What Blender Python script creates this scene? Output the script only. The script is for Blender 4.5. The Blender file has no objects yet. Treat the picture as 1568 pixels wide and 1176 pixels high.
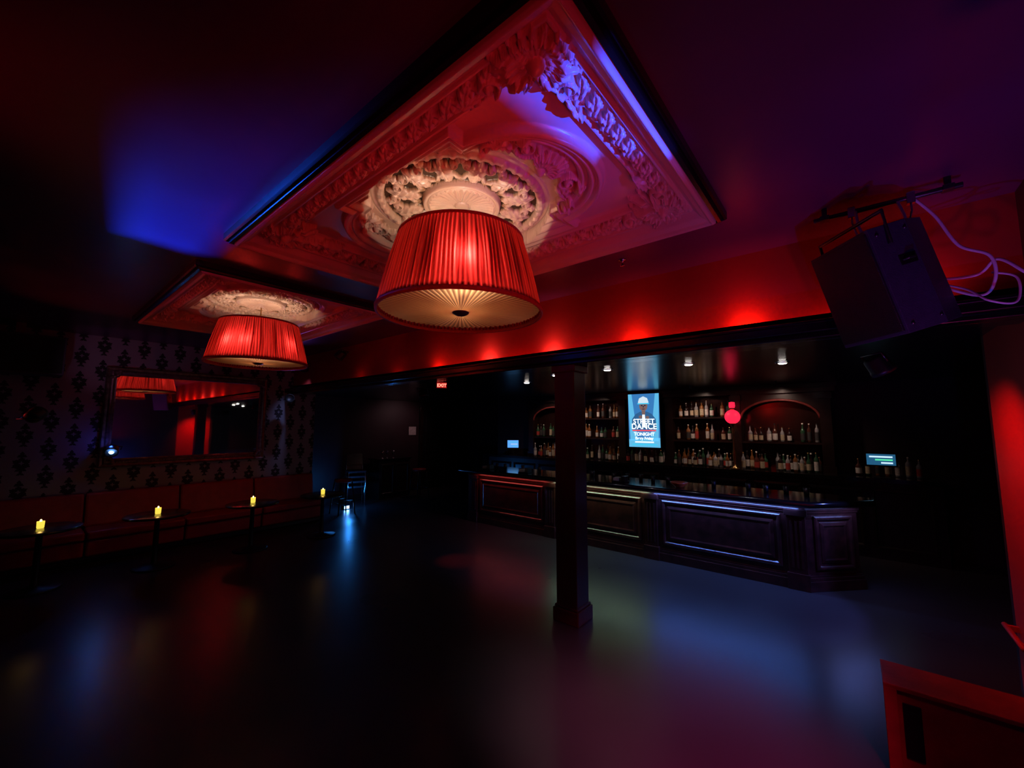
import bpy, math, random, bmesh
import numpy as np
from mathutils import Vector, Matrix
random.seed(7); np.random.seed(7)
sc=bpy.context.scene
sc.view_settings.view_transform='Standard'
sc.view_settings.look='None'
sc.view_settings.exposure=0.0
COL=sc.collection

# ------------------------------------------------------------ materials
def newmat(name):
    m=bpy.data.materials.new(name); m.use_nodes=True
    nt=m.node_tree
    return m,nt,nt.nodes['Principled BSDF']
def pm(name,c1,c2=None,scale=6,rough=.5,rough2=None,metal=0,bump=0,coat=0,bscale=None,spec=.5,detail=6):
    m,nt,b=newmat(name); N=nt.nodes; L=nt.links
    tc=N.new('ShaderNodeTexCoord'); no=N.new('ShaderNodeTexNoise')
    no.inputs['Scale'].default_value=scale; no.inputs['Detail'].default_value=detail
    L.new(tc.outputs['Object'],no.inputs['Vector'])
    r=N.new('ShaderNodeValToRGB'); r.color_ramp.elements[0].position=.35; r.color_ramp.elements[1].position=.68
    if c2 is None: c2=tuple(x*.7 for x in c1)
    r.color_ramp.elements[0].color=(*c2,1); r.color_ramp.elements[1].color=(*c1,1)
    L.new(no.outputs['Fac'],r.inputs['Fac']); L.new(r.outputs['Color'],b.inputs['Base Color'])
    if rough2 is not None:
        mr=N.new('ShaderNodeMapRange'); mr.inputs['From Min'].default_value=.3; mr.inputs['From Max'].default_value=.7
        mr.inputs['To Min'].default_value=rough; mr.inputs['To Max'].default_value=rough2
        L.new(no.outputs['Fac'],mr.inputs['Value']); L.new(mr.outputs[0],b.inputs['Roughness'])
    else: b.inputs['Roughness'].default_value=rough
    b.inputs['Metallic'].default_value=metal
    b.inputs['Coat Weight'].default_value=coat; b.inputs['Coat Roughness'].default_value=.15
    b.inputs['Specular IOR Level'].default_value=spec
    if bump:
        n2=N.new('ShaderNodeTexNoise'); n2.inputs['Scale'].default_value=bscale or scale*6; n2.inputs['Detail'].default_value=4
        L.new(tc.outputs['Object'],n2.inputs['Vector'])
        bp=N.new('ShaderNodeBump'); bp.inputs['Strength'].default_value=bump; bp.inputs['Distance'].default_value=.01
        L.new(n2.outputs['Fac'],bp.inputs['Height']); L.new(bp.outputs[0],b.inputs['Normal'])
    return m
def em(name,c,s):
    m,nt,b=newmat(name)
    b.inputs['Base Color'].default_value=(*[x*.3 for x in c],1)
    b.inputs['Emission Color'].default_value=(*c,1); b.inputs['Emission Strength'].default_value=s
    return m

M_floor=pm('floor_concrete',(.038,.034,.036),(.031,.027,.029),.8,.27,.33,bump=.02,bscale=30,spec=.5,detail=3)
M_ceil=pm('ceiling_paint',(.09,.018,.080),(.075,.015,.067),1.5,.28,.36,bump=.05,bscale=14,spec=.4)
M_barceil=pm('bar_ceiling_gloss',(.012,.007,.009),None,3,.22,bump=.03)
M_soffit=pm('soffit_paint',(.34,.026,.020),(.28,.020,.016),2,.38,bump=.05,bscale=20)
M_black=pm('black_paint',(.008,.007,.008),None,5,.45)
M_blackgloss=pm('black_gloss',(.006,.005,.006),None,5,.24,coat=.3)
M_table=pm('table_black_laminate',(.012,.010,.010),None,5,.22,coat=.4)
M_wallred=pm('red_wall_paint',(.55,.02,.018),(.46,.015,.014),2,.5,bump=.1)
M_walldark=pm('dark_wall_paint',(.035,.014,.020),(.024,.01,.015),2,.5,bump=.1)
M_wood=pm('bar_mahogany',(.056,.013,.012),(.024,.007,.006),9,.30,coat=.25,bump=.05)
M_archred=pm('arch_trim_red',(.26,.04,.035),None,9,.35)
M_wooddark=pm('backbar_wood',(.022,.009,.008),(.012,.005,.004),9,.32,coat=.25)
M_counter=pm('counter_lacquer',(.010,.007,.007),None,5,.14,coat=.5)
M_col=pm('column_paint',(.07,.008,.006),(.05,.006,.005),3,.38,bump=.08)
M_leather=pm('red_leather',(.36,.02,.02),(.27,.014,.014),8,.45,bump=.15,bscale=60)
M_vinyl=pm('black_vinyl',(.03,.03,.035),(.02,.02,.025),20,.22,coat=.5,bump=.2,bscale=40)
M_gold=pm('mirror_frame_gilt',(.36,.24,.22),(.18,.10,.10),14,.35,metal=.7,bump=.3,bscale=40)
M_brass=pm('brass',(.7,.45,.18),None,10,.25,metal=1)
M_metal=pm('dark_metal',(.12,.12,.13),None,10,.35,metal=.9)
M_chrome=pm('steel',(.6,.6,.62),None,10,.2,metal=1)
M_spk=pm('speaker_cabinet',(.045,.045,.085),(.034,.034,.066),30,.42,bump=.3,bscale=150)
M_grille=pm('speaker_grille',(.008,.008,.01),(.005,.005,.006),90,.5,bump=.6,bscale=200)
M_cable=pm('white_cable',(.75,.7,.8),None,10,.5)
M_white=pm('white_plastic',(.7,.7,.68),None,10,.4)
M_paper=pm('paper',(.6,.58,.55),None,20,.8)
M_redbox=pm('red_painted_plywood',(.40,.03,.02),(.28,.018,.014),7,.42,bump=.15)
M_orange=pm('orange_glaze',(.7,.12,.03),None,10,.3)
M_can=em('downlight_lens',(1,.93,.85),16)
M_candle=em('candle_wax_glow',(1,.72,.08),1.1)
M_flame=em('candle_flame',(1,.8,.25),5)
M_redglobe=em('red_glass_globe',(1,.02,.07),1.1)
M_blueled=em('blue_led_lens',(.12,.35,1),45)
M_redled=em('red_led_lens',(1,.12,.05),8)

m,nt,b=newmat('mirror_glass'); b.inputs['Base Color'].default_value=(.85,.85,.85,1); b.inputs['Metallic'].default_value=1
no=nt.nodes.new('ShaderNodeTexNoise'); no.inputs['Scale'].default_value=1.5
mr=nt.nodes.new('ShaderNodeMapRange'); mr.inputs['To Min'].default_value=.01; mr.inputs['To Max'].default_value=.04
nt.links.new(no.outputs['Fac'],mr.inputs['Value']); nt.links.new(mr.outputs[0],b.inputs['Roughness']); M_mirror=m
M_mirrordark=pm('antique_bar_mirror',(.12,.045,.038),(.06,.022,.02),3,.15,metal=.8)

def mathn(nt,op,a,b=None,c=None):
    n=nt.nodes.new('ShaderNodeMath'); n.operation=op
    for i,x in enumerate((a,b,c)):
        if x is None: continue
        if isinstance(x,(int,float)): n.inputs[i].default_value=x
        else: nt.links.new(x,n.inputs[i])
    return n.outputs[0]
m,nt,b=newmat('damask_wallpaper'); N=nt.nodes
tc=N.new('ShaderNodeTexCoord'); sp=N.new('ShaderNodeSeparateXYZ'); nt.links.new(tc.outputs['Object'],sp.inputs[0])
x=mathn(nt,'DIVIDE',sp.outputs[0],.25); z=mathn(nt,'DIVIDE',sp.outputs[2],.42)
colm=mathn(nt,'MODULO',mathn(nt,'FLOOR',mathn(nt,'ADD',x,40.)),2.)
z2=mathn(nt,'ADD',z,mathn(nt,'MULTIPLY',colm,.5))
u=mathn(nt,'SUBTRACT',mathn(nt,'FRACT',mathn(nt,'ADD',x,40.)),.5)
v=mathn(nt,'MULTIPLY',mathn(nt,'SUBTRACT',mathn(nt,'FRACT',z2),.5),1.68)
def motif(u,v,R,amp,k,a2=.35):
    r=mathn(nt,'SQRT',mathn(nt,'ADD',mathn(nt,'MULTIPLY',u,u),mathn(nt,'MULTIPLY',v,v)))
    th=mathn(nt,'ARCTAN2',u,v)
    R1=mathn(nt,'ADD',R,mathn(nt,'MULTIPLY',amp,mathn(nt,'COSINE',mathn(nt,'MULTIPLY',th,float(k)))))
    R1=mathn(nt,'ADD',R1,mathn(nt,'MULTIPLY',amp*a2,mathn(nt,'COSINE',mathn(nt,'MULTIPLY',th,float(3*k)))))
    return mathn(nt,'LESS_THAN',r,R1)
a1=motif(u,v,.33,.05,6,.5)
a4=motif(u,mathn(nt,'ADD',v,.30),.20,.05,6)
v2=mathn(nt,'ADD',v,.58); a2=motif(u,v2,.11,.05,3)
v3=mathn(nt,'SUBTRACT',v,.50); a3=motif(u,v3,.15,.05,3)
hole=motif(u,mathn(nt,'SUBTRACT',v,.03),.075,.035,4)
mask=mathn(nt,'MAXIMUM',mathn(nt,'MAXIMUM',a1,a4),mathn(nt,'MAXIMUM',a2,a3)); mask=mathn(nt,'SUBTRACT',mask,hole)
mx=N.new('ShaderNodeMix'); mx.data_type='RGBA'; mx.inputs[6].default_value=(.24,.23,.27,1); mx.inputs[7].default_value=(.018,.013,.018,1)
nt.links.new(mask,mx.inputs[0]); nt.links.new(mx.outputs[2],b.inputs['Base Color'])
rr=mathn(nt,'ADD',.35,mathn(nt,'MULTIPLY',mask,.4)); nt.links.new(rr,b.inputs['Roughness'])
M_paperwall=m

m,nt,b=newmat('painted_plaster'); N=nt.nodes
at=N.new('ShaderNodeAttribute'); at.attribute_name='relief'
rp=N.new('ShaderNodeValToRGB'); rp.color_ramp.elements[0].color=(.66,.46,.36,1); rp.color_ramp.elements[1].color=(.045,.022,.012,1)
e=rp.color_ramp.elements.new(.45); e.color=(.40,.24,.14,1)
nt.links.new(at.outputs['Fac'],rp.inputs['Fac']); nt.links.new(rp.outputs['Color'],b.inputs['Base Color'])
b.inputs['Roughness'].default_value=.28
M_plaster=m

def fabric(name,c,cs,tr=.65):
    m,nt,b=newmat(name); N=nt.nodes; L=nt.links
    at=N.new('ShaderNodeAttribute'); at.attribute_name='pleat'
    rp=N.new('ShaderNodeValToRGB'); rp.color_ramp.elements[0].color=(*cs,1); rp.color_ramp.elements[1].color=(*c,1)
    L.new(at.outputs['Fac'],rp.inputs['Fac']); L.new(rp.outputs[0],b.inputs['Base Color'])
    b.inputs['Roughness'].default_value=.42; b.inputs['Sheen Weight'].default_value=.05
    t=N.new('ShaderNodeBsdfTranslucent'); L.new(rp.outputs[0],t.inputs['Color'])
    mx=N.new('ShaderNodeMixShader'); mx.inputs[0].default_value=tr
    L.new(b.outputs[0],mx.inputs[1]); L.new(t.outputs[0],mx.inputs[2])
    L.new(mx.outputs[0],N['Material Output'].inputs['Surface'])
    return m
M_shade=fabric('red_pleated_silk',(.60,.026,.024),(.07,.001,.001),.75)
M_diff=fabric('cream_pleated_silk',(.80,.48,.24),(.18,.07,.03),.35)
M_hem=pm('red_trim_braid',(.40,.012,.012),None,60,.5)
M_button=pm('dark_silk_button',(.03,.03,.10),None,30,.3)

# ------------------------------------------------------------ mesh builder
class MB:
    def __init__(s): s.v=[];s.f=[];s.m=[];s.sm=[];s.mats=[]
    def mi(s,mat):
        if mat not in s.mats: s.mats.append(mat)
        return s.mats.index(mat)
    def add(s,vs,fs,mat,smooth=False,M=None):
        o=len(s.v); k=s.mi(mat)
        for p in vs:
            p=Vector(p)
            if M is not None: p=M@p
            s.v.append(tuple(p))
        for f in fs: s.f.append(tuple(i+o for i in f)); s.m.append(k); s.sm.append(smooth)
    def box(s,x0,x1,y0,y1,z0,z1,mat,M=None):
        vs=[(x,y,z) for z in (z0,z1) for y in (y0,y1) for x in (x0,x1)]
        s.add(vs,[(0,2,3,1),(4,5,7,6),(0,1,5,4),(2,6,7,3),(0,4,6,2),(1,3,7,5)],mat,False,M)
    def prism(s,pts,z0,z1,mat,M=None):
        n=len(pts)
        vs=[(p[0],p[1],z0) for p in pts]+[(p[0],p[1],z1) for p in pts]
        fs=[tuple(range(n))[::-1],tuple(range(n,2*n))]+[(i,(i+1)%n,(i+1)%n+n,i+n) for i in range(n)]
        s.add(vs,fs,mat,False,M)
    def lathe(s,prof,c,mat,seg=24,M=None,smooth=True):
        vs=[];fs=[]
        for r,z in prof:
            for i in range(seg):
                a=2*math.pi*i/seg; vs.append((c[0]+r*math.cos(a),c[1]+r*math.sin(a),c[2]+z))
        for j in range(len(prof)-1):
            for i in range(seg):
                i2=(i+1)%seg; fs.append((j*seg+i,j*seg+i2,(j+1)*seg+i2,(j+1)*seg+i))
        s.add(vs,fs,mat,smooth,M)
    def cyl(s,c,r,h,mat,seg=24,M=None):
        s.lathe([(0.0005,0),(r,0),(r,h),(0.0005,h)],c,mat,seg,M,False)
    def sphere(s,c,r,mat,seg=20,sz=1,M=None):
        n=10; s.lathe([(max(.0005,r*math.sin(math.pi*i/n)),-r*sz*math.cos(math.pi*i/n)) for i in range(n+1)],c,mat,seg,M)
    def tube(s,pts,r,mat,seg=8,M=None):
        pts=[Vector(p) for p in pts]; n=len(pts); vs=[];fs=[]
        up=Vector((0,0,1))
        for i,p in enumerate(pts):
            t=(pts[min(i+1,n-1)]-pts[max(i-1,0)]).normalized()
            a=t.cross(up)
            if a.length<.05: a=t.cross(Vector((0,1,0)))
            a.normalize(); bb=t.cross(a)
            rr=r[i] if isinstance(r,(list,tuple)) else r
            for k in range(seg):
                an=2*math.pi*k/seg; vs.append(p+a*math.cos(an)*rr+bb*math.sin(an)*rr)
        for i in range(n-1):
            for k in range(seg):
                k2=(k+1)%seg; fs.append((i*seg+k,i*seg+k2,(i+1)*seg+k2,(i+1)*seg+k))
        fs.append(tuple(range(seg))); fs.append(tuple(range((n-1)*seg,n*seg)))
        s.add(vs,fs,mat,True,M)
    def mould(s,o,sd,td,nd,s0,s1,t0,t1,prof,mat,fill=None):
        o,sd,td,nd=map(Vector,(o,sd,td,nd)); vs=[];fs=[]
        for ins,h in prof:
            for (a,b_) in ((s0+ins,t0+ins),(s1-ins,t0+ins),(s1-ins,t1-ins),(s0+ins,t1-ins)):
                vs.append(o+sd*a+td*b_+nd*h)
        n=len(prof)
        for j in range(n-1):
            for i in range(4):
                i2=(i+1)%4; fs.append((j*4+i,j*4+i2,(j+1)*4+i2,(j+1)*4+i))
        s.add(vs,fs,mat)
        if fill: s.add(vs[-4:],[(0,1,2,3)],fill)
    def obj(s,name,loc=(0,0,0),rot=None,parent=None,bevel=0,recalc=True):
        me=bpy.data.meshes.new(name); me.from_pydata(s.v,[],s.f)
        for mt in s.mats: me.materials.append(mt)
        me.polygons.foreach_set('material_index',s.m); me.polygons.foreach_set('use_smooth',s.sm)
        me.update()
        if recalc:
            bm=bmesh.new(); bm.from_mesh(me); bmesh.ops.recalc_face_normals(bm,faces=bm.faces); bm.to_mesh(me); bm.free()
        ob=bpy.data.objects.new(name,me); COL.objects.link(ob); ob.location=loc
        if rot: ob.rotation_euler=rot
        if parent: ob.parent=parent
        if bevel:
            md=ob.modifiers.new('bevel','BEVEL'); md.width=bevel; md.segments=2; md.limit_method='ANGLE'; md.angle_limit=math.radians(50)
        return ob
def empty(name,loc=(0,0,0)):
    e=bpy.data.objects.new(name,None); COL.objects.link(e); e.location=loc; e.empty_display_size=.1; return e
def light(kind,name,loc,color,energy,parent=None,target=None,angle=60,blend=.5,radius=.02,sx=None,sy=None):
    l=bpy.data.lights.new(name,kind); l.color=color; l.energy=energy
    if kind=='SPOT': l.spot_size=math.radians(angle); l.spot_blend=blend; l.shadow_soft_size=radius
    if kind=='POINT': l.shadow_soft_size=radius
    if kind=='AREA': l.shape='RECTANGLE'; l.size=sx; l.size_y=sy
    ob=bpy.data.objects.new(name,l); COL.objects.link(ob)
    ob.location=Vector(loc)-(parent.location if parent else Vector((0,0,0)))
    if target is not None:
        ob.rotation_euler=(Vector(target)-Vector(loc)).to_track_quat('-Z','Y').to_euler()
    if parent: ob.parent=parent
    return ob
def simple(name,x0,x1,y0,y1,z0,z1,mat):
    b=MB(); b.box(x0,x1,y0,y1,z0,z1,mat); return b.obj(name)

H=3.51; HB=2.78
PX,PYS=1.967,(2.09,5.90); A,B=1.0,1.48
# ------------------------------------------------------------ room shell
simple('floor',-1.8,10.8,-1.9,11.0,-.1,0,M_floor)
b=MB()
b.box(-1.8,PX-A,-1.1,9.6,H,H+.3,M_ceil); b.box(PX+A,3.9,-1.1,9.6,H,H+.3,M_ceil)
b.box(PX-A,PX+A,-1.1,PYS[0]-B,H,H+.3,M_ceil); b.box(PX-A,PX+A,PYS[0]+B,PYS[1]-B,H,H+.3,M_ceil); b.box(PX-A,PX+A,PYS[1]+B,9.6,H,H+.3,M_ceil)
b.obj('ceiling')
simple('ceiling_bar',3.9,10.8,-1.8,10.9,HB,HB+.12,M_barceil)
simple('wall_near',-1.8,-1.6,-1.1,9.7,0,H,M_walldark)
b=MB(); b.box(-1.6,4.0,-1.1,-.9,0,H,M_walldark); b.box(4.0,5.03,-1.1,-.9,0,H,M_wallred); b.obj('wall_right')
simple('wall_right_return',5.03,5.1,-1.7,-.9,0,HB,M_walldark)
simple('wall_bar_side',5.1,9.4,-1.8,-1.6,0,HB,M_walldark)
simple('wall_back_bar',9.2,9.4,-1.6,8.1,0,HB,M_walldark)
simple('wall_corridor',10.5,10.7,8.1,10.7,0,HB,M_walldark)
simple('wall_corridor_return',9.4,10.5,8.0,8.1,0,HB,M_walldark)
simple('wall_far',4.4,10.7,10.7,10.9,0,HB,M_walldark)
simple('wall_wallpaper',-1.6,4.4,9.5,9.6,0,H,M_paperwall)
simple('wall_far_return',4.3,4.4,9.6,10.8,0,H,M_walldark)
simple('wall_soffit',3.9,4.02,-.9,10.7,HB,H,M_soffit)
b=MB()
b.box(3.72,3.9,-.9,9.5,2.74,2.80,M_blackgloss)
b.box(3.72,3.735,-.9,9.5,2.80,2.825,M_blackgloss)
b.box(3.9,4.10,-.9,10.6,2.70,2.78,M_blackgloss)
b.box(3.78,3.9,-.9,9.5,2.70,2.74,M_blackgloss)
b.obj('trim_cove_ledge',bevel=.006)
b=MB(); b.box(-1.6,4.4,9.47,9.5,0,.12,M_black); b.obj('baseboard_wallpaper')
simple('baseboard_far',4.4,8.2,10.67,10.7,0,.12,M_black)
b=MB(); b.tube([(4.55,-.84,.5),(5.03,-.84,.5)],.018,M_wallred); b.box(4.6,4.63,-.9,-.84,.48,.52,M_wallred); b.box(4.95,4.98,-.9,-.84,.48,.52,M_wallred); b.obj('trim_rail')

# ------------------------------------------------------------ ceiling relief panels (coffered plaster)
nx,ny=440,650
xs=np.linspace(-A,A,nx); ys=np.linspace(-B,B,ny); S,T=np.meshgrid(xs,ys)
dx=xs[1]-xs[0]; dy=ys[1]-ys[0]
R=np.zeros_like(S)
def win(x,y,r):
    i0=max(0,int((x-r+A)/dx)); i1=min(nx,int((x+r+A)/dx)+2); j0=max(0,int((y-r+B)/dy)); j1=min(ny,int((y+r+B)/dy)+2)
    return slice(j0,j1),slice(i0,i1)
def leaf(x,y,a,L,W,h,lobes=4,curl=0):
    w=win(x,y,L*1.25)
    if w[0].start>=w[0].stop or w[1].start>=w[1].stop: return
    s=S[w]-x; t=T[w]-y
    u=s*math.cos(a)+t*math.sin(a); v=-s*math.sin(a)+t*math.cos(a)
    v=v-curl*(u/L)**2*L
    q=np.clip(u/L,0,1)
    wid=W*np.sin(np.pi*q**.75)*(1+.28*np.abs(np.sin(q*np.pi*lobes)))+1e-5
    k=1-(np.abs(v)/wid)**2
    hh=h*np.sqrt(np.clip(k,0,1))*(.55+.45*np.sin(np.pi*np.clip(q,0,1)**1.3))
    hh*=1-.35*np.exp(-(v/(W*.12))**2)
    hh*=1-.25*np.abs(np.sin((u*1.0+np.abs(v)*1.2)/L*np.pi*lobes))
    hh=np.where((u>0)&(u<L)&(k>0),hh,0)
    R[w]=np.maximum(R[w],hh)
def bead(x,y,r,h):
    w=win(x,y,r*1.1)
    d=np.hypot(S[w]-x,T[w]-y)/r
    R[w]=np.maximum(R[w],np.where(d<1,h*np.sqrt(np.clip(1-d*d,0,1)),0))
def spiral(x,y,r0,a0,turns,dirn,r,h):
    n=int(turns*26)
    for i in range(n):
        f=i/n; th=a0+dirn*f*turns*2*math.pi; rr=r0*(1-f*.85)
        bead(x+rr*math.cos(th),y+rr*math.sin(th),r*(1-.4*f),h)
    bead(x,y,r*1.5,h*1.3)
dE=np.minimum(A-np.abs(S),B-np.abs(T))
base=np.interp(dE,[0,.008,.025,.04,.045,.08,.11,.125,.13,.145,.155,.29,.295,.31,.32,.34,5],
                  [.0,.085,.10,.085,.072,.050,.010,-.005,.012,.012,-.015,-.055,-.035,-.035,-.075,-.09,-.09])
for sgn in (-1,1):
    for k in range(int(2*(B-.3)/.125)+1):
        t=-B+.32+k*.125
        leaf(sgn*(A-.17),t,math.radians(90)+sgn*.45,.17,.03,.055,4,.25*sgn)
        leaf(sgn*(A-.27),t+.06,math.radians(90)-sgn*.5,.13,.024,.045,3,-.3*sgn)
        bead(sgn*(A-.222),t+.03,.016,.05)
    for k in range(int(2*(A-.3)/.125)+1):
        s=-A+.32+k*.125
        leaf(s,sgn*(B-.17),-sgn*.45,.17,.03,.055,4,-.25*sgn)
        leaf(s,sgn*(B-.27),sgn*.5,.13,.024,.045,3,.3*sgn)
        bead(s+.03,sgn*(B-.222),.016,.05)
qx=np.abs(S)-.67; qy=np.abs(T)-.60
sdr=np.hypot(np.maximum(qx,0),np.maximum(qy,0))+np.minimum(np.maximum(qx,qy),0)
sdc=np.hypot(S,np.abs(T)-.50)-.57
sd=np.minimum(sdr,sdc)
base2=np.interp(sd,[-.17,-.16,-.135,-.125,-.10,-.09,-.075,-.06,-.045,-.03,-.012,-.006,0.,.006],
                   [-.055,-.02,.005,-.008,-.004,.024,.034,.024,.046,.058,.046,.014,.010,0])
base=base+base2
r=np.hypot(S,T); th=np.arctan2(T,S)
med=np.interp(r,[0,.05,.055,.20,.245,.25,.262,.275,.285,.545,.55,.565,.585,.60,.61,.63,.64,.66],
                [.045,.04,.022,.03,.045,.03,.05,.05,.0,.0,.03,.042,.042,.03,.02,.02,.012,0])
med+=np.where((r>.06)&(r<.235),.014*np.abs(np.cos(th*18)),0)
med+=np.where((r>.548)&(r<.60),.012*np.clip(np.cos(th*44),0,1),0)
base=np.where(r<.645,np.maximum(med,0)-.160,base)
R[(r<.645)]=0
for k in range(12):
    a=2*math.pi*k/12
    leaf(.29*math.cos(a),.29*math.sin(a),a,.25,.052,.06,5)
    a2=a+math.pi/12
    for sg in (-1,1):
        leaf(.29*math.cos(a2),.29*math.sin(a2),a2+sg*.30,.13,.016,.035,2,sg*.35)
        aa=a2+sg*.10; spiral(.475*math.cos(aa),.475*math.sin(aa),.042,a2+sg*1.5,1.2,sg,.012,.04)
    leaf(.47*math.cos(a2),.47*math.sin(a2),a2,.085,.03,.045,3)
for sg in (-1,1):
    for k in range(-4,5):
        leaf(0,sg*.70,sg*math.pi/2+k*.30,.20-.008*abs(k),.028,.06,3,0)
    bead(0,sg*.70,.035,.07)
    for sx in (-1,1):
        spiral(sx*.22,sg*.76,.085,-sg*sx*.5,1.7,sx*sg,.018,.05)
        leaf(sx*.20,sg*.70,math.atan2(-sg*.12,sx*.3),.24,.04,.06,5,sx*sg*.3)
        leaf(sx*.28,sg*.70,math.atan2(sg*.25,sx*.1),.16,.03,.05,4,sx*sg*.3)
        spiral(sx*.40,sg*.62,.055,0,1.5,-sx*sg,.015,.045)
        cx,cy=sx*.73,sg*1.20; a0=math.atan2(-sg*1.1,-sx*.95)
        for k in range(-4,5):
            leaf(cx+sx*.02,cy+sg*.02,a0+k*.33,.27-.018*abs(k),.032,.085,3,.12*k*.3)
            leaf(cx,cy,a0+math.pi+k*.33,.17,.026,.07,3)
        bead(cx,cy,.045,.11)
        spiral(cx-sx*.20,cy+sg*.03,.055,0,1.5,sx*sg,.014,.055)
        spiral(cx+sx*.03,cy-sg*.24,.055,0,1.5,-sx*sg,.014,.055)
        leaf(cx-sx*.22,cy+sg*.0,math.atan2(0,-sx),.24,.035,.05,5,.2*sx*sg)
        leaf(cx,cy-sg*.28,math.atan2(-sg,0),.24,.035,.05,5,.2*sx*sg)
Hh=base+R
rel=np.where((r>.285)&(r<.545)&(R<.006),1.0,0.0)  # recesses darkened: brown-gold glaze plus occlusion shade painted into the colour
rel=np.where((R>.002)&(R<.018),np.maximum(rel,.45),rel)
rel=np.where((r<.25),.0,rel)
verts=np.stack([S.ravel(),T.ravel(),-Hh.ravel()],1)
idx=np.arange(nx*ny).reshape(ny,nx)
q=np.stack([idx[:-1,:-1],idx[1:,:-1],idx[1:,1:],idx[:-1,1:]],-1).reshape(-1,4)
me=bpy.data.meshes.new('relief')
me.vertices.add(len(verts)); me.vertices.foreach_set('co',verts.astype(np.float32).ravel())
me.loops.add(q.size); me.loops.foreach_set('vertex_index',q.astype(np.int32).ravel())
me.polygons.add(len(q)); me.polygons.foreach_set('loop_start',np.arange(0,q.size,4,dtype=np.int32)); 
me.update(calc_edges=True); me.validate()
me.polygons.foreach_set('use_smooth',np.ones(len(me.polygons),dtype=bool))
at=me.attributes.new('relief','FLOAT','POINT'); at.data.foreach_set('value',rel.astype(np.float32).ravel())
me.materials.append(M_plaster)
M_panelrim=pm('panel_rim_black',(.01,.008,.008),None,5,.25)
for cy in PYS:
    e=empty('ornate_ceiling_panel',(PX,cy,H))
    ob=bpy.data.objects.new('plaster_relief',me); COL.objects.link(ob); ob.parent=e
    b=MB(); b.mould((0,0,0),(1,0,0),(0,1,0),(0,0,-1),-A-.05,A+.05,-B-.05,B+.05,[(0,0),(0,.05),(.012,.06),(.025,.05),(.03,.075),(.05,.08),(.05,0)],M_panelrim)
    b.obj('black_rim',parent=e)

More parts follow.
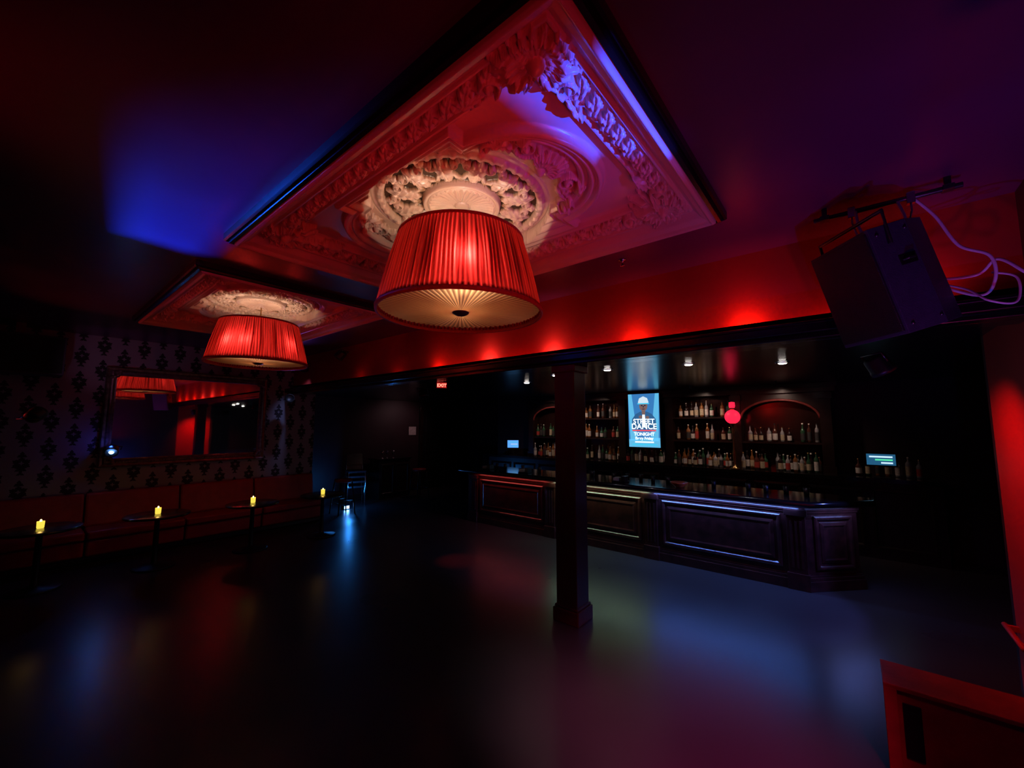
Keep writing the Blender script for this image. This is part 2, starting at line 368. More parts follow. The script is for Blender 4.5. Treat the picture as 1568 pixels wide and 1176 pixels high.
# ------------------------------------------------------------ drum pendant lamps
def drum(cx,cy,bulbs,enc):
    e=empty('drum_pendant_lamp',(cx,cy,2.83))
    Hs=.534; Rb,Rt=.575,.44; NP=120; seg=NP*6; rows=12
    rnd=[random.random() for _ in range(NP)]; rn2=[random.random() for _ in range(NP)]
    vs=[];att=[];fs=[]
    for j in range(rows):
        f=j/(rows-1); rb=Rb+(Rt-Rb)*f
        for i in range(seg):
            th=2*math.pi*i/seg; pi_=i//6; ph=(i%6)/6
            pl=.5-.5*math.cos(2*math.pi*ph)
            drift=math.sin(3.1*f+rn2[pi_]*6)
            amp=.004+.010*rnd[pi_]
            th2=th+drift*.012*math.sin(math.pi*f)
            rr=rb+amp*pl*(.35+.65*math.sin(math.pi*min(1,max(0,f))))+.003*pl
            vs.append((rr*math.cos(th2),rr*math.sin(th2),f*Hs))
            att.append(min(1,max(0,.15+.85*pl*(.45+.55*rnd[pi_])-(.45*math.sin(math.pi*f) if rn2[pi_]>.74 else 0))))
    for j in range(rows-1):
        for i in range(seg):
            i2=(i+1)%seg; fs.append((j*seg+i,j*seg+i2,(j+1)*seg+i2,(j+1)*seg+i))
    me=bpy.data.meshes.new('shade'); me.from_pydata(vs,[],fs); me.update()
    a=me.attributes.new('pleat','FLOAT','POINT'); a.data.foreach_set('value',att)
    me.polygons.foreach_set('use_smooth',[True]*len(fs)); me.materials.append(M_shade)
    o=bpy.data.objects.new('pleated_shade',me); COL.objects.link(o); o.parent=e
    seg=640; rows=12; vs=[];att=[];fs=[]
    for j in range(rows):
        f=j/(rows-1); rr=.05+(.565-.05)*f
        for i in range(seg):
            th=2*math.pi*i/seg; pl=.5-.5*math.cos(th*80)
            vs.append((rr*math.cos(th),rr*math.sin(th),.034-.020*(1-f*f)+.012*pl*(.2+.8*f)))
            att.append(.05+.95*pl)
    for j in range(rows-1):
        for i in range(seg):
            i2=(i+1)%seg; fs.append((j*seg+i,j*seg+i2,(j+1)*seg+i2,(j+1)*seg+i))
    me=bpy.data.meshes.new('diff'); me.from_pydata(vs,[],fs); me.update()
    a=me.attributes.new('pleat','FLOAT','POINT'); a.data.foreach_set('value',att)
    me.polygons.foreach_set('use_smooth',[True]*len(fs)); me.materials.append(M_diff)
    o=bpy.data.objects.new('pleated_diffuser',me); COL.objects.link(o); o.parent=e
    b=MB()
    b.lathe([(Rb-.006,-.006),(Rb+.010,-.006),(Rb+.012,.018),(Rb+.004,.020),(Rb-.006,.018),(Rb-.006,-.006)],(0,0,0),M_hem,128)
    b.lathe([(Rt-.006,-.012),(Rt+.012,-.012),(Rt+.010,.008),(Rt-.006,.008),(Rt-.006,-.012)],(0,0,Hs),M_hem,128)
    b.obj('trim_bands',parent=e)
    b=MB(); b.lathe([(.0005,-.022),(.035,-.018),(.058,-.004),(.062,.010),(.03,.018),(.0005,.018)],(0,0,.012),M_button,32)
    b.obj('centre_button',parent=e)
    b=MB()
    for k in range(3):
        a=k*2*math.pi/3+.5; b.tube([(0,0,Hs-.02),(Rt*math.cos(a),Rt*math.sin(a),Hs-.004)],.003,M_brass,6)
    b.cyl((0,0,.36),.008,Hs-.36+.22,M_brass,10)
    b.obj('hanging_rod',parent=e)
    b=MB()
    ca=math.atan2(-cy,-cx)
    for (da,p) in bulbs:
        a=ca+da
        b.tube([(0,0,.12),(.30*math.cos(a),.30*math.sin(a),.11),(.43*math.cos(a),.43*math.sin(a),.15)],.006,M_brass,6)
    b.cyl((0,0,.06),.012,.06,M_brass,10)
    b.obj('lamp_frame',parent=e)
    for (da,p) in bulbs:
        a=ca+da
        light('POINT','bulb',(cx+.462*math.cos(a),cy+.462*math.sin(a),2.83+.22),(1,.80,.64),p,parent=e,radius=.022)
    light('POINT','bulb',(cx,cy,2.83+.16),(1,.62,.36),enc,parent=e,radius=.03)
    return e
drum(PX,PYS[0],[(.05,13.0),(2.1,.4),(-2.1,.4)],6.0)
drum(PX,PYS[1],[(-.70,5.0),(-.30,5.0),(.77,5.0),(3.0,.4)],5.5)

# ------------------------------------------------------------ cove uplights
e=empty('cove_uplights',(3.80,2.4,2.80))
b=MB()
ylist=[-.35,.62,1.6,2.6,3.58,4.6,5.6,6.7]
for y in ylist: b.box(-.02,.02,y-2.4-.05,y-2.4+.05,0,.015,M_redled)
b.obj('led_modules',parent=e)
for i,y in enumerate(ylist):
    en=[11,12,11,12,14,5,.3,.2][i]
    light('SPOT','uplight',(3.80,y,2.818),(1,.06,.02) if i not in (3,4) else (1,.24,.20),en,parent=e,target=(3.89,y,2.90),angle=155,blend=1,radius=.015)
o=light('AREA','strip',(3.80,2.1,2.815),(1,.035,.012),5.5,parent=e,target=(3.90,2.1,3.0),sx=.02,sy=5.2)
o.rotation_euler=(0,math.radians(180+28),0)
    
# ------------------------------------------------------------ column
b=MB(); c=(3.93,2.39)
def sq(r,z0,z1): b.box(c[0]-r,c[0]+r,c[1]-r,c[1]+r,z0,z1,M_col)
sq(.125,0,2.70); sq(.155,0,.14); sq(.14,.14,.17); sq(.15,2.62,2.70)
b.obj('support_column',bevel=.01)

# ------------------------------------------------------------ bar
b=MB()
plan=lambda o:[(6.42-o,6.5),(6.42-o,.50-o*.4),(6.95-o*.4,-.0-o),(7.10,-.0-o),(7.10,6.5)]
b.prism(plan(0),.0,1.04,M_wood)
b.prism(plan(.05),0,.12,M_wood); b.prism(plan(.03),.12,.16,M_wood); b.prism(plan(.015),.16,.18,M_wood)
b.prism(plan(.03),.96,.99,M_wood); b.prism(plan(.015),.93,.96,M_wood)
prof=[(0,0),(0,.02),(.02,.035),(.04,.03),(.055,.012),(.08,.008),(.085,.018),(.12,.028),(.14,.02)]
pil=[.60,2.46,4.34,6.30]
for i,y in enumerate(pil):
    b.box(6.375,6.42,y-.10,y+.10,.16,.98,M_wood)
    b.box(6.35,6.42,y-.12,y+.12,0,.20,M_wood); b.box(6.35,6.42,y-.12,y+.12,.90,.98,M_wood)
    for dy in (-.05,0,.05): b.box(6.362,6.376,y+dy-.012,y+dy+.012,.26,.84,M_wood)
for i in range(3):
    b.mould((6.42,0,0),(0,1,0),(0,0,1),(-1,0,0),pil[i]+.16,pil[i+1]-.16,.24,.90,prof,M_wood,M_wood)
dv=Vector((.53,-.5,0)); Ln=dv.length; dv.normalize()
b.mould((6.42,.5,0),dv,(0,0,1),(dv.y,-dv.x,0),.10,Ln-.08,.24,.90,prof,M_wood,M_wood)
cp=lambda o:[(6.24-o,6.62),(6.24-o,.42-o*.4),(6.86-o*.4,-.16-o),(7.16,-.16-o),(7.16,6.62)]
b.prism(cp(0),1.04,1.10,M_counter)
b.tube([(6.235,6.6,1.07),(6.235,.43,1.07),(6.86,-.165,1.07),(7.14,-.165,1.07)],.04,M_counter,12)
b.prism([(6.95,6.5),(6.95,.1),(7.4,.1),(7.4,6.5)],.0,.86,M_wooddark)
b.obj('bar_counter',bevel=.005)
e=empty('undercounter_led_strip',(6.35,3.3,1.03))
b=MB(); b.box(-.02,.02,-2.8,3.1,.001,.008,M_white); b.obj('strip_channel',parent=e)
for (y,c_,en,ln) in ((1.50,(.12,.26,1),15,1.85),(3.40,(.62,.95,.60),5,1.8),(5.30,(1,.12,.10),2.5,1.8)):
    o=light('AREA','led',(6.335,y,1.028),c_,en,parent=e,sx=.02,sy=ln)
    o.rotation_euler=(0,math.radians(-4),0)
o=light('AREA','led',(6.60,.12,1.025),(.2,.3,1),3,parent=e,sx=.02,sy=.6); o.rotation_euler=(0,0,math.radians(46))
b=MB(); b.lathe([(.0005,0),(.05,0),(.06,.01),(.12,.06),(.13,.08),(.12,.08),(.055,.02),(.0005,.015)],(0,0,0),M_orange,28); b.obj('fruit_bowl',(6.50,2.05,1.101))
for y in (3.0,5.0,6.0):
    b=MB(); b.box(-.08,.08,-.12,.12,0,.02,M_black); b.box(-.07,.07,-.11,-.04,.02,.10,M_metal); b.box(-.07,.07,.0,.10,.02,.07,M_paper); b.obj('bar_caddy',(6.50,y,1.101),bevel=.004)
b=MB()
for y in np.arange(.5,6.2,.23):
    x=6.85+random.uniform(-.05,.05)
    if random.random()<.6: b.lathe([(.0005,0),(.03,0),(.037,.10),(.034,.10),(.028,.006),(.0005,.006)],(x,y,1.101),M_metal,12)
b.obj('bar_glasses')

# ------------------------------------------------------------ back bar
XB=9.19
b=MB(); pil=[.30,1.68,2.96,4.02,5.20,6.62]
b.box(8.60,XB,-1.0,7.9,0,1.16,M_wooddark); b.box(8.55,XB,-1.0,7.9,1.16,1.22,M_counter)
for y in np.arange(-.9,7.6,.8):
    b.mould((8.60,0,0),(0,1,0),(0,0,1),(-1,0,0),y,y+.7,.15,1.05,[(0,0),(0,.015),(.03,.02),(.05,0)],M_wooddark)
for y in pil:
    b.box(8.86,XB,y-.08,y+.08,1.22,2.64,M_wooddark); b.box(8.83,XB,y-.10,y+.10,1.22,1.34,M_wooddark); b.box(8.83,XB,y-.10,y+.10,2.50,2.60,M_wooddark)
b.box(8.80,XB,.15,6.75,2.62,2.70,M_wooddark); b.box(8.75,XB,.12,6.80,2.70,2.775,M_wooddark)
bays=[(0,'A'),(1,'B'),(2,'T'),(3,'B'),(4,'A')]
shelf=[]
for i,k in bays:
    y0,y1=pil[i]+.08,pil[i+1]-.08
    b.box(9.15,XB,y0,y1,1.22,2.62,M_mirrordark)
    shelf.append((y0,y1,1.22))
    if k!='T':
        b.box(8.88,9.15,y0,y1,1.70,1.73,M_wooddark); shelf.append((y0,y1,1.73))
        if k=='B': b.box(8.88,9.15,y0,y1,2.17,2.20,M_wooddark); shelf.append((y0,y1,2.20))
        else:
            cy=(y0+y1)/2; hw=(y1-y0)/2; n=20
            arc=[(cy+hw*math.cos(math.pi*t/n),2.16+.34*math.sin(math.pi*t/n)) for t in range(n+1)]
            b.tube([(8.88,p[0],p[1]) for p in arc],.022,M_archred,8)
            for t in range(n):
                (ya,za),(yb,zb)=arc[t],arc[t+1]
                b.add([(8.89,ya,za),(8.89,yb,zb),(8.89,yb,2.62),(8.89,ya,2.62)],[(0,1,2,3)],M_wooddark)
b.obj('back_bar',bevel=0)
gl=[pm('bottle_amber',(.26,.10,.03),None,20,.12,coat=.5),pm('bottle_green',(.03,.10,.05),None,20,.12,coat=.5),
    pm('bottle_clear',(.36,.36,.37),None,20,.1,coat=.5),pm('bottle_dark',(.02,.012,.012),None,20,.12,coat=.5),pm('bottle_brown',(.09,.03,.02),None,20,.15,coat=.5)]
lb=[pm('label_white',(.75,.72,.66),None,40,.6),pm('label_cream',(.6,.5,.33),None,40,.6),pm('label_black',(.05,.05,.05),None,40,.5),pm('label_red',(.5,.05,.04),None,40,.5)]
b=MB()
def bottle(x,y,z):
    h=random.uniform(.25,.36); r=random.uniform(.032,.043); g=random.choice(gl); l=random.choice(lb+[lb[2],lb[1],lb[0]])
    sh=random.uniform(.55,.68)
    b.lathe([(.0005,0),(r,.003),(r,h*.12)],(x,y,z),g,12)
    b.lathe([(r+.001,h*.12),(r+.001,h*(sh-.12))],(x,y,z),l,12)
    b.lathe([(r,h*(sh-.12)),(r,h*sh),(r*.75,h*(sh+.07)),(.013,h*(sh+.14)),(.012,h*.93)],(x,y,z),g,12)
    b.lathe([(.014,h*.93),(.014,h),(.0005,h)],(x,y,z),random.choice([M_black,lb[0],M_brass]),10)
for (y0,y1,z) in shelf:
    y=y0+.06
    while y<y1-.05:
        bottle(8.95+random.uniform(-.02,.02),y,z+.001)
        if z<1.3 and random.random()<.85: bottle(8.80+random.uniform(-.03,.02),y+.03,z+.001)
        y+=random.choice([.085,.09,.095,.11,.13,.2])
for y in np.arange(-.8,0,.12): bottle(8.95,y,1.221)
b.obj('liquor_bottles')
# TV
e=empty('television',(8.70,3.44,2.14))
b=MB(); w,h=.69,1.155
b.box(0,.05,-w/2-.015,w/2+.015,-h/2-.015,h/2+.015,M_blackgloss); b.box(.05,.44,-.1,.1,-.15,.15,M_metal)
b.obj('tv_body',parent=e,bevel=.004)
E=lambda n,c,s=1.0: em('screen_'+n,c,s)
c_bg=E('bg',(.04,.20,.50)); c_bg2=E('bg2',(.12,.50,.80)); c_skin=E('skin',(.20,.12,.11)); c_hat=E('hat',(.65,.8,.9)); c_dk=E('dark',(.004,.01,.04))
c_jk=E('jacket',(.03,.12,.28)); c_wh=E('white',(.8,.93,1.0),1.6); c_red=E('red',(.9,.08,.1)); c_cy=E('cyan',(.05,.6,.9))
b=MB()
def poly(pts,mat,d):
    b.add([(-.001-d*.0006,-(s-.5)*w,(t/1.68-.5)*h) for s,t in pts],[tuple(range(len(pts)))],mat)
def ell(cx,cy,rx,ry,mat,d,n=24): poly([(cx+rx*math.cos(2*math.pi*i/n),cy+ry*math.sin(2*math.pi*i/n)) for i in range(n)],mat,d)
poly([(0,0),(1,0),(1,1.68),(0,1.68)],c_bg,0)
poly([(.0,.0),(1,0),(1,.30),(0,.24)],c_bg2,1)
poly([(.05,.2),(.3,.2),(.12,1.68),(.0,1.68)],c_bg2,1); poly([(.95,.2),(.7,.2),(.88,1.68),(1,1.68)],c_bg2,1)
poly([(.10,.55),(.90,.55),(.88,.88),(.76,1.04),(.60,1.12),(.40,1.12),(.24,1.04),(.12,.88)],c_jk,2)
poly([(.45,1.02),(.55,1.02),(.56,1.2),(.44,1.2)],c_skin,3)
ell(.5,1.30,.135,.17,c_skin,4)
poly([(.34,1.36),(.66,1.36),(.67,1.42),(.63,1.54),(.5,1.60),(.37,1.54),(.33,1.42)],c_hat,5)
poly([(.32,1.35),(.68,1.35),(.70,1.385),(.30,1.385)],c_cy,6)
ell(.45,1.31,.03,.018,c_dk,6,10); ell(.55,1.31,.03,.018,c_dk,6,10)
poly([(.45,1.21),(.55,1.21),(.53,1.19),(.47,1.19)],c_dk,6); poly([(.49,1.30),(.51,1.30),(.52,1.25),(.48,1.25)],c_dk,6)
ell(.40,.95,.06,.05,c_skin,6,12); ell(.62,.93,.06,.05,c_skin,6,12)
poly([(.44,.62),(.56,.62),(.54,1.02),(.46,1.02)],c_wh,3)
poly([(.12,.50),(.88,.50),(.88,.54),(.12,.54)],c_red,5)
poly([(.2,.14),(.8,.14),(.8,.18),(.2,.18)],c_wh,5); poly([(.1,.06),(.9,.06),(.9,.10),(.1,.10)],c_cy,5)
b.obj('screen_image',parent=e,recalc=False)
for txt,t,sz in (('STREET',.74,.145),('DANCE',.57,.165),('TONIGHT',.36,.10),('Every Friday',.24,.08)):
    cu=bpy.data.curves.new('txt','FONT'); cu.body=txt; cu.size=sz; cu.align_x='CENTER'; cu.offset=.003; cu.materials.append(c_wh)
    o=bpy.data.objects.new('screen_text',cu); COL.objects.link(o); o.parent=e
    o.location=(-.007,0,(t/1.68-.5)*h); o.rotation_euler=(math.radians(90),0,math.radians(-90))
def globe(y):
    b=MB()
    b.lathe([(.0005,0),(.08,0),(.08,.02),(.03,.05),(.015,.09),(.022,.2),(.035,.3),(.015,.4),(.013,.65),(.035,.72),(.018,.78),(.05,.83),(.06,.85),(.0005,.85)],(0,0,0),M_brass,20)
    b.sphere((0,0,.975),.135,M_redglobe,24)
    b.lathe([(.03,1.10),(.05,1.12),(.055,1.14)],(0,0,0),M_brass,20)
    b.lathe([(.045,1.14),(.055,1.18),(.05,1.25),(.0005,1.26)],(0,0,0),M_redglobe,20)
    b.obj('globe_table_lamp',(8.66,y,1.221))
globe(1.70)
def pos(name,loc,rz,w,h,mat1,mat2,mat3):
    b=MB()
    b.box(-.1,.1,-.1,.1,0,.015,M_black); b.box(-.015,.015,-.03,.03,.015,.2,M_black)
    b.box(-.02,.01,-w/2-.02,w/2+.02,.18,.22+h,M_black)
    b.box(-.022,-.02,-w/2,w/2,.2,.2+h,mat1)
    for i in range(3): b.box(-.024,-.022,-w*.4,w*.4*(1-.5*i),.2+h*(.68-.27*i),.2+h*(.82-.27*i),mat2 if i%2 else mat3)
    b.obj(name,loc,rot=(0,0,rz))
pos('pos_terminal',(8.75,7.15,1.221),math.radians(35),.30,.20,E('pos',(.10,.35,.9),1.2),E('p2',(.4,.6,.9),1),E('p3',(.1,.5,.9),1))
pos('pos_terminal',(8.65,-.35,1.221),0,.34,.17,E('posb',(.02,.12,.25),.8),E('p4',(.1,.8,.4),1),E('p5',(.5,.7,.9),1.3))

for i,(x,y) in enumerate([(5.6,4.27),(5.03,3.3),(4.95,2.43),(5.12,1.45),(5.7,.56)]):
    e=empty('recessed_downlight',(x,y,HB))
    b=MB(); b.lathe([(.075,-.001),(.075,-.012),(.055,-.014),(.05,-.004)],(0,0,0),M_chrome,28); b.obj('trim_ring',parent=e)
    b=MB(); b.lathe([(.0005,-.022),(.035,-.020),(.05,-.006)],(0,0,0),M_can,24); b.obj('lens',parent=e)
    light('SPOT','spot',(x,y,HB-.04),(.78,.82,1),6,parent=e,target=(x+.35,y,0),angle=80,blend=.9,radius=.03)
for y in (.95,2.3,4.6,5.9):
    e=empty('shelf_accent_light',(8.25,y,HB))
    b=MB(); b.cyl((0,0,-.03),.04,.03,M_black,16); b.obj('can',parent=e)
    light('SPOT','spot',(8.25,y,HB-.05),(1,.68,.54),22,parent=e,target=(8.95,y,1.5),angle=115,blend=.9,radius=.03)

e=empty('exit_sign',(4.45,5.16,HB))
b=MB(); b.box(-.09,.09,-.012,.012,-.14,-.03,M_black); b.box(-.01,.01,-.01,.01,-.03,0,M_black)
b.box(-.08,.08,-.016,-.012,-.13,-.04,em('exit_sign_face',(.35,.01,.01),1.0))
b.obj('sign_box',parent=e)
cu=bpy.data.curves.new('t','FONT'); cu.body='EXIT'; cu.size=.075; cu.align_x='CENTER'; cu.offset=.002; cu.materials.append(em('exit_letters',(1,.12,.08),5))
o2=bpy.data.objects.new('sign_text',cu); COL.objects.link(o2); o2.parent=e; o2.location=(0,-.018,-.112); o2.rotation_euler=(math.radians(90),0,0)
e.rotation_euler=(0,0,math.radians(-35))

# ------------------------------------------------------------ wash light fixture
def wash(loc,target,color,energy,angle=50,blend=.7,radius=.03,hole=None,lens=None):
    e=empty('wash_light',loc)
    d=(Vector(target)-Vector(loc)).normalized(); q=d.to_track_quat('Z','Y').to_matrix().to_4x4()
    b=MB()
    b.lathe([(.0005,-.16),(.06,-.16),(.075,-.14),(.08,-.05),(.085,-.045),(.085,-.012),(.078,-.012),(.07,-.03),(.0005,-.03)],(0,0,0),M_black,24,M=q)
    b.tube([q@Vector((.10,0,-.1)),q@Vector((.11,0,-.18)),q@Vector((-.11,0,-.18)),q@Vector((-.10,0,-.1))],.008,M_metal,6)
    b.obj('housing',parent=e)
    if lens:
        b=MB(); b.lathe([(.0005,-.02),(.03,-.02)],(0,0,0),lens,16,M=q); b.obj('lens',parent=e)
    light('SPOT','beam',loc,color,energy,parent=e,target=target,angle=angle,blend=blend,radius=radius)
    if hole:   # added unseen mask box, opening shaped to cut the light patch; order: TL, TR, BR, BL on the ceiling
        k=.08; Lc=Vector(loc); f=lambda P:(Vector((P[0],P[1],H))-Lc)*k
        inn=[f(p) for p in hole]; zz=inn[0].z; pad=.03
        x0=min([p.x-pad for p in inn]+[-.12]); x1=max([p.x+pad for p in inn]+[.12]); y0=min([p.y-pad for p in inn]+[-.12]); y1=max([p.y+pad for p in inn]+[.12])
        out=[Vector((x0,y1,zz)),Vector((x1,y1,zz)),Vector((x1,y0,zz)),Vector((x0,y0,zz))]; n=4
        low=[Vector((p.x,p.y,-.22)) for p in out]
        b=MB(); b.add(inn+out+low,[(i,(i+1)%n,(i+1)%n+n,i+n) for i in range(n)]+[(i+n,(i+1)%n+n,(i+1)%n+2*n,i+2*n) for i in range(n)]+[(8,9,10,11)],M_black); b.obj('beam_mask',parent=e,recalc=False)
    return e
# blue patch on left of ceiling
wash((-.9,5.6,2.45),(.55,4.25,3.5),(.01,.10,1),3300,angle=58,blend=1,radius=.006,hole=[(.43,4.2),(.93,4.26),(.93,-.9),(-.2,-.9)])
# blue streak on panel 1
wash((1.9,-.68,2.4),(1.65,.85,3.45),(.0,.05,1),850,angle=90,blend=.2,radius=.004,hole=[(1.35,.99),(2.0,.95),(2.05,.70),(1.2,.70)])
wash((1.7,-.66,2.3),(2.15,1.3,3.6),(.03,.05,1),40,angle=26,blend=.8,radius=.03)
# red on panels
wash((.3,-.65,1.2),(1.8,2.6,3.5),(1,.012,.030),44,angle=72,blend=1,radius=.05)
wash((1.3,-.66,2.4),(2.3,3.1,3.5),(1,.04,.012),30,angle=62,blend=1,radius=.05)
wash((-1.2,2.4,2.7),(1.4,3.0,3.5),(1,.02,.015),20,angle=80,blend=1,radius=.05)
# red-purple on right ceiling
wash((2.0,-.62,1.2),(3.2,.4,3.5),(1,.03,.12),34,angle=120,blend=1,radius=.05)
wash((1.7,-.62,1.4),(3.0,-.7,3.5),(.18,.05,1),14,angle=70,blend=1,radius=.05)
# panel 2
wash((3.6,8.9,2.6),(2.4,5.6,3.5),(.35,.12,1),14,angle=50,blend=1,radius=.05)
wash((-.6,8.0,2.2),(1.6,5.9,3.5),(1,.04,.04),24,angle=70,blend=1,radius=.05)
# floor washes
wash((5.7,-1.30,2.5),(5.75,1.7,0),(.12,.18,1),260,angle=50,blend=.3,radius=.02)
wash((1.9,-.62,2.9),(2.9,.85,0),(1,.03,.30),560,angle=44,blend=1,radius=.05)
wash((1.0,-.60,3.1),(2.8,1.85,0),(1,.90,.95),110,angle=24,blend=1,radius=.05)  # added unseen white spot, stands in for a pale reflection on the floor
# red wall, crate
wash((4.35,-.25,2.45),(4.75,-.9,1.2),(1,.03,.02),42,angle=110,blend=1,radius=.04)
wash((2.0,-.62,3.0),(3.6,-.5,.3),(1,.08,.04),9,angle=30,blend=.7,radius=.05)  # unseen red spot added to brighten the crate
# unseen cool light added to bring out the speaker and its cables
wash((1.6,-.60,2.2),(3.4,-.26,2.90),(.08,.13,1),24,angle=30,blend=.8,radius=.03)
# blue at mirror
e=wash((1.04,9.20,1.59),(.9,8.6,1.2),(.03,.12,1),1,angle=120,blend=1,radius=.02,lens=M_blueled)
light('POINT','spill',(1.04,9.26,1.70),(.03,.10,1),4,parent=e,radius=.03)
# unseen blue light added on the wall for the mirror to reflect
wash((2.1,-.60,.30),(2.7,-.9,1.5),(.05,.12,1),80,angle=110,blend=1,radius=.03)
# wallpaper cool white
wash((3.70,8.55,3.15),(4.05,9.5,1.9),(.36,.44,1),22,angle=60,blend=1,radius=.03)
wash((.2,7.6,2.2),(1.3,9.5,3.4),(.60,.30,.65),12,angle=50,blend=1,radius=.03)
# added red spot, stands in for a red reflection on the floor
wash((4.45,5.6,2.5),(4.45,4.7,0),(1,.03,.02),90,angle=18,blend=1,radius=.02)
# red wash added to lift the banquette
wash((3.5,6.8,3.2),(2.2,9.2,.7),(1,.03,.03),14,angle=60,blend=1,radius=.05)

# ------------------------------------------------------------ speaker
e=empty('hanging_speaker',(3.42,-.24,2.93)); 
b=MB()
M=Matrix.Rotation(math.radians(-52),4,'Z')@Matrix.Rotation(math.radians(-17),4,'Y')
w,h,dp=.23,.32,.42
pts=[(-dp/2,-w),(-dp/2,w),(0.02,w),(dp/2,w*.6),(dp/2,-w*.6),(.02,-w)]
b.prism(pts,-h,h,M_spk,M=M)
b.box(-dp/2-.014,-dp/2,-w+.015,w-.015,-h+.02,h-.02,M_grille,M=M)
for s in (-1,1):
    b.box(-.10,-.0,s*w-.004,s*w+.004,.06,.12,M_black,M=M)
    b.tube([M@Vector((-.08,s*w*1.0,.09)),M@Vector((-.07,s*w*1.10,.09)),M@Vector((-.03,s*w*1.10,.09)),M@Vector((-.02,s*w*1.0,.09))],.008,M_metal,6)
    for xx,zz in ((-.17,-.27),(-.17,.27),(.0,-.27),(.0,.27)): b.sphere(M@Vector((xx,s*w,zz)),.010,M_metal,8)
b.box(dp/2,dp/2+.005,-.10,.10,-.12,.12,M_metal,M=M)
b.obj('cabinet',parent=e,bevel=.012)
b=MB()
zc=H-2.93
b.tube([(-.02,-.36,zc-.07),(-.02,.34,zc-.07)],.016,M_metal,10)
for y in (-.30,.28):
    b.box(-.05,.01,y-.025,y+.025,zc-.085,zc-.055,M_metal); b.box(-.03,-.01,y-.015,y+.015,zc-.06,zc,M_metal)
for (y,tx,ty) in ((-.14,.10,-.12),(.14,-.09,.12)):
    b.tube([(-.02,y,zc-.07),(-.02,y,zc-.15),(tx,ty,.31)],.007,M_chrome,6)
    b.box(-.04,.0,y-.02,y+.02,zc-.11,zc-.04,M_chrome)
b.tube([M@Vector((-.12,-w-.01,.2)),M@Vector((-.10,-w-.015,.40)),M@Vector((-.10,w+.015,.40)),M@Vector((-.12,w+.01,.2))],.012,M_metal,8)
b.obj('ceiling_bracket',parent=e,bevel=.003)
b=MB()
def cat(pts,n=10):
    pts=[Vector(p) for p in pts]; out=[]
    P=[pts[0]]+pts+[pts[-1]]
    for i in range(1,len(P)-2):
        for k in range(n):
            t=k/n; a,b_,c_,d=P[i-1],P[i],P[i+1],P[i+2]
            out.append(.5*((2*b_)+(-a+c_)*t+(2*a-5*b_+4*c_-d)*t*t+(-a+3*b_-3*c_+d)*t**3))
    out.append(pts[-1]); return out
bk=M@Vector((dp/2+.01,0,-.05))
b.tube(cat([(.0,-.16,zc-.08),(.0,-.24,.36),(.0,-.32,.16),(-.02,-.43,.06),(.0,-.44,-.08),(.05,-.38,-.14),tuple(bk)]),.008,M_cable,8)
b.tube(cat([tuple(bk),(.05,-.38,-.02),(.0,-.46,.04),(-.05,-.55,-.08),(0,-.62,-.10),(.05,-.65,.05)]),.008,M_cable,8)
b.tube(cat([(-.03,-.08,zc-.08),(-.10,-.10,.32),(-.14,.0,.26),(-.12,.1,.32),(-.04,.12,zc-.08)]),.008,M_cable,8)
b.tube(cat([tuple(bk),(.02,-.33,-.10),(-.06,-.40,-.20),(-.04,-.50,-.22),(.0,-.52,-.08),(.04,-.44,-.02)]),.006,M_cable,8)
b.obj('cables',parent=e)
b=MB(); b.box(-.45,.3,-.22,.22,-.28,.28,M_spk); b.box(-.43,.28,-.232,-.22,-.26,.26,M_grille); b.box(-.1,.0,.22,.35,-.05,.05,M_metal); b.box(-.2,-.1,-.05,.05,.28,.46,M_metal)
b.obj('mounted_speaker',(.12,9.1,3.05),bevel=.01)
b=MB(); b.lathe([(.0005,0),(.035,0),(.035,-.008),(.01,-.012),(.01,-.05),(.018,-.052),(.018,-.056),(.0005,-.058)],(0,0,0),M_chrome,16); b.obj('sprinkler_head',(3.34,1.47,H))

# ------------------------------------------------------------ mirror
e=empty('framed_mirror',(2.14,9.49,2.18))
b=MB(); 
b.mould((0,0,0),(1,0,0),(0,0,1),(0,-1,0),-1.22,1.22,-.83,.83,[(0,0),(0,.05),(.015,.07),(.03,.06),(.05,.05),(.07,.07),(.09,.075),(.105,.06),(.12,.035),(.135,.04),(.14,.02)],M_gold)
for sx in (-1,1):
    for sz in (-1,1):
        for k in range(5):
            a=math.pi/2*k/4
            b.sphere((sx*(1.15-.10*math.sin(a)),-.07,sz*(.76-.10*math.cos(a))),.03,M_gold,10)
n=60
for k in range(n):
    xx=-1.12+2.24*k/(n-1)
    for sz in (-1,1): b.sphere((xx,-.073,sz*.75),.011,M_gold,6)
b.obj('gilt_frame',parent=e)
b=MB(); b.add([(-1.09,-.02,-.70),(1.09,-.02,-.70),(1.09,-.02,.70),(-1.09,-.02,.70)],[(0,1,2,3)],M_mirror); b.obj('glass',parent=e)

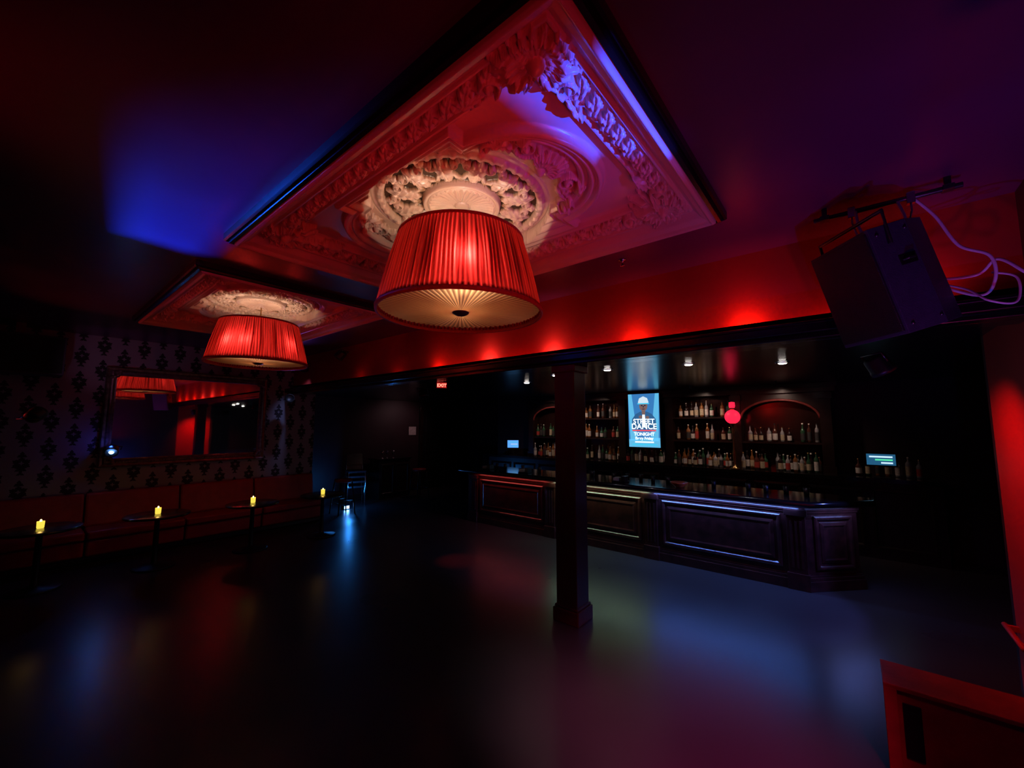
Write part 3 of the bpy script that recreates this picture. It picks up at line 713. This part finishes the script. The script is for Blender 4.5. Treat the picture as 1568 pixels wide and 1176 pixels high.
# ------------------------------------------------------------ banquette
b=MB()
b.box(-1.55,4.35,8.85,9.45,0,.10,M_black)
n=5; L=(4.35+1.55)/n
for i in range(n):
    x0=-1.55+i*L+.008; x1=x0+L-.016
    b.box(x0,x1,8.80,9.30,.10,.34,M_leather)
    b.box(x0,x1,8.76,9.25,.345,.47,M_leather)
    b.add([(x0,9.22,.47),(x1,9.22,.47),(x1,9.32,.97),(x0,9.32,.97),(x0,9.46,.40),(x1,9.46,.40),(x1,9.46,.97),(x0,9.46,.97)],
          [(0,1,2,3),(4,7,6,5),(0,4,5,1),(3,2,6,7),(0,3,7,4),(1,5,6,2)],M_leather)
b.obj('banquette_bench',bevel=.03)
for (x,y) in ((.32,7.95),(1.45,7.90),(2.65,7.78),(3.80,7.72)):
    b=MB()
    b.lathe([(.0005,.715),(.36,.715),(.385,.725),(.385,.745),(.37,.75),(.0005,.75)],(0,0,0),M_table,48)
    b.lathe([(.0005,0),(.24,0),(.25,.01),(.22,.02),(.05,.045),(.035,.08),(.03,.66),(.06,.70),(.12,.715)],(0,0,0),M_black,32)
    b.obj('round_cafe_table',(x,y,0))
    b=MB()
    b.lathe([(.0005,0),(.030,0),(.034,.01),(.036,.085),(.032,.085),(.030,.07),(.0005,.065)],(0,0,0),M_candle,20)
    b.sphere((0,0,.09),.011,M_flame,10,1.9)
    e=b.obj('votive_candle',(x,y,.751))
    light('POINT','flame_light',(x,y,.90),(1,.55,.12),.2,parent=e,radius=.02)

# ------------------------------------------------------------ far area
b=MB()
b.box(8.30,8.42,10.62,10.695,0,2.5,M_wooddark); b.box(9.55,9.67,10.62,10.695,0,2.5,M_wooddark); b.box(8.30,9.67,10.62,10.695,2.5,2.62,M_wooddark)
b.box(8.42,9.55,10.66,10.695,0,2.5,M_black)
for z0,z1 in ((.2,1.0),(1.15,2.3)):
    b.mould((0,10.66,0),(1,0,0),(0,0,1),(0,-1,0),8.55,9.42,z0,z1,[(0,0),(.01,.015),(.04,.015),(.06,0)],M_black)
b.box(9.40,9.44,10.60,10.66,1.0,1.15,M_chrome)
b.obj('door_1',bevel=.004)
b=MB(); b.box(-.14,.14,-.01,0,-.13,.13,M_paper); b.box(-.16,.16,-.006,0,-.15,.15,M_metal); b.obj('paper_notice',(8.05,10.70,1.85))
b=MB(); b.box(-.25,.25,-.02,0,-.06,.06,M_brass); b.obj('brass_sign',(8.95,10.615,2.56))
b=MB(); b.box(-.5,.5,-.25,.25,.0,1.05,M_wooddark); b.box(-.54,.54,-.28,.28,1.05,1.10,M_blackgloss)
for x in (-.25,.25): b.mould((x,-.25,0),(1,0,0),(0,0,1),(0,-1,0),-.21,.21,.12,.95,[(0,0),(0,.015),(.04,.02),(.05,0)],M_wooddark)
b.obj('console_cabinet',(7.0,10.3,0),bevel=.005)
for dx_ in (-.15,.0,.2):
    b=MB(); b.lathe([(.0005,0),(.035,0),(.036,.004),(.006,.01),(.005,.09),(.03,.12),(.042,.16),(.038,.21),(.036,.21),(.04,.16),(.0005,.11)],(0,0,0),M_chrome,20); b.obj('wine_glass',(6.82+dx_,10.2,1.101))
e=empty('recessed_downlight',(8.0,9.3,HB))
b=MB(); b.lathe([(.075,-.001),(.075,-.012),(.055,-.014),(.05,-.004)],(0,0,0),M_black,28); b.obj('trim_ring',parent=e)
light('SPOT','spot',(8.0,9.3,HB-.04),(1,.50,.55),14,parent=e,target=(7.6,10.7,1.4),angle=110,blend=1,radius=.03)
for (x,y) in ((7.5,9.6),(5.0,9.2)):
    b=MB()
    for sx in (-1,1):
        for sy in (-1,1): b.tube([(sx*.2,sy*.2,0),(sx*.14,sy*.14,.72)],.016,M_black,8)
    for sx in (-1,1): b.tube([(sx*.18,-.18,.25),(sx*.18,.18,.25)],.01,M_black,6); b.tube([(-.18,sx*.18,.3),(.18,sx*.18,.3)],.01,M_black,6)
    b.lathe([(.0005,.72),(.18,.72),(.2,.75),(.19,.79),(.0005,.80)],(0,0,0),M_leather,24)
    b.obj('bar_stool',(x,y,0))
# stack of vinyl chairs, standing in for unidentified blue-lit equipment
b=MB()
for k in range(4):
    dz=.13*k; dx2=.03*k
    for sx in (-1,1):
        b.tube([(sx*.22+0,-.22-dx2,dz),(sx*.20,-.18-dx2,.44+dz)],.012,M_chrome,8)
        b.tube([(sx*.22,.20-dx2,dz),(sx*.20,.20-dx2,.46+dz),(sx*.19,.27-dx2,.88+dz)],.012,M_chrome,8)
    b.box(-.22,.22,-.22-dx2,.21-dx2,.44+dz,.49+dz,M_vinyl)
    Mb=Matrix.Translation((0,.25-dx2,.74+dz))@Matrix.Rotation(math.radians(-9),4,'X')
    b.box(-.20,.20,-.025,.02,-.15,.16,M_vinyl,M=Mb)
b.obj('stacked_chairs',(5.75,10.0,0),rot=(0,0,math.radians(-20)),bevel=.008)
e=empty('floor_uplight',(5.30,9.6,0))
b=MB(); b.box(-.08,.08,-.06,.06,0,.10,M_black); b.box(-.06,.06,-.064,-.06,.02,.08,M_blueled); b.obj('housing',parent=e,bevel=.004)
light('POINT','beam',(5.37,9.54,.45),(.03,.28,1),10,parent=e,radius=.04)

b=MB()
b.box(3.46,3.74,-.88,-.08,0,.50,M_redbox)
b.box(3.44,3.76,-.89,-.06,.485,.51,M_redbox)
b.box(3.452,3.461,-.22,-.14,.12,.42,M_black)
b.box(3.44,3.46,-.12,-.06,0,.49,M_redbox)
b.obj('red_stage_box',bevel=.006)

w=bpy.data.worlds.new('w'); sc.world=w; w.use_nodes=True
w.node_tree.nodes['Background'].inputs[0].default_value=(.01,.006,.014,1); w.node_tree.nodes['Background'].inputs[1].default_value=.2
cam=bpy.data.cameras.new('camera'); cam.lens=14.35; cam.sensor_width=36; cam.clip_start=.02
co=bpy.data.objects.new('camera',cam); COL.objects.link(co)
co.location=(0,0,2.05); co.rotation_euler=(math.radians(90+5.67),0,math.radians(-50.6))
sc.camera=co
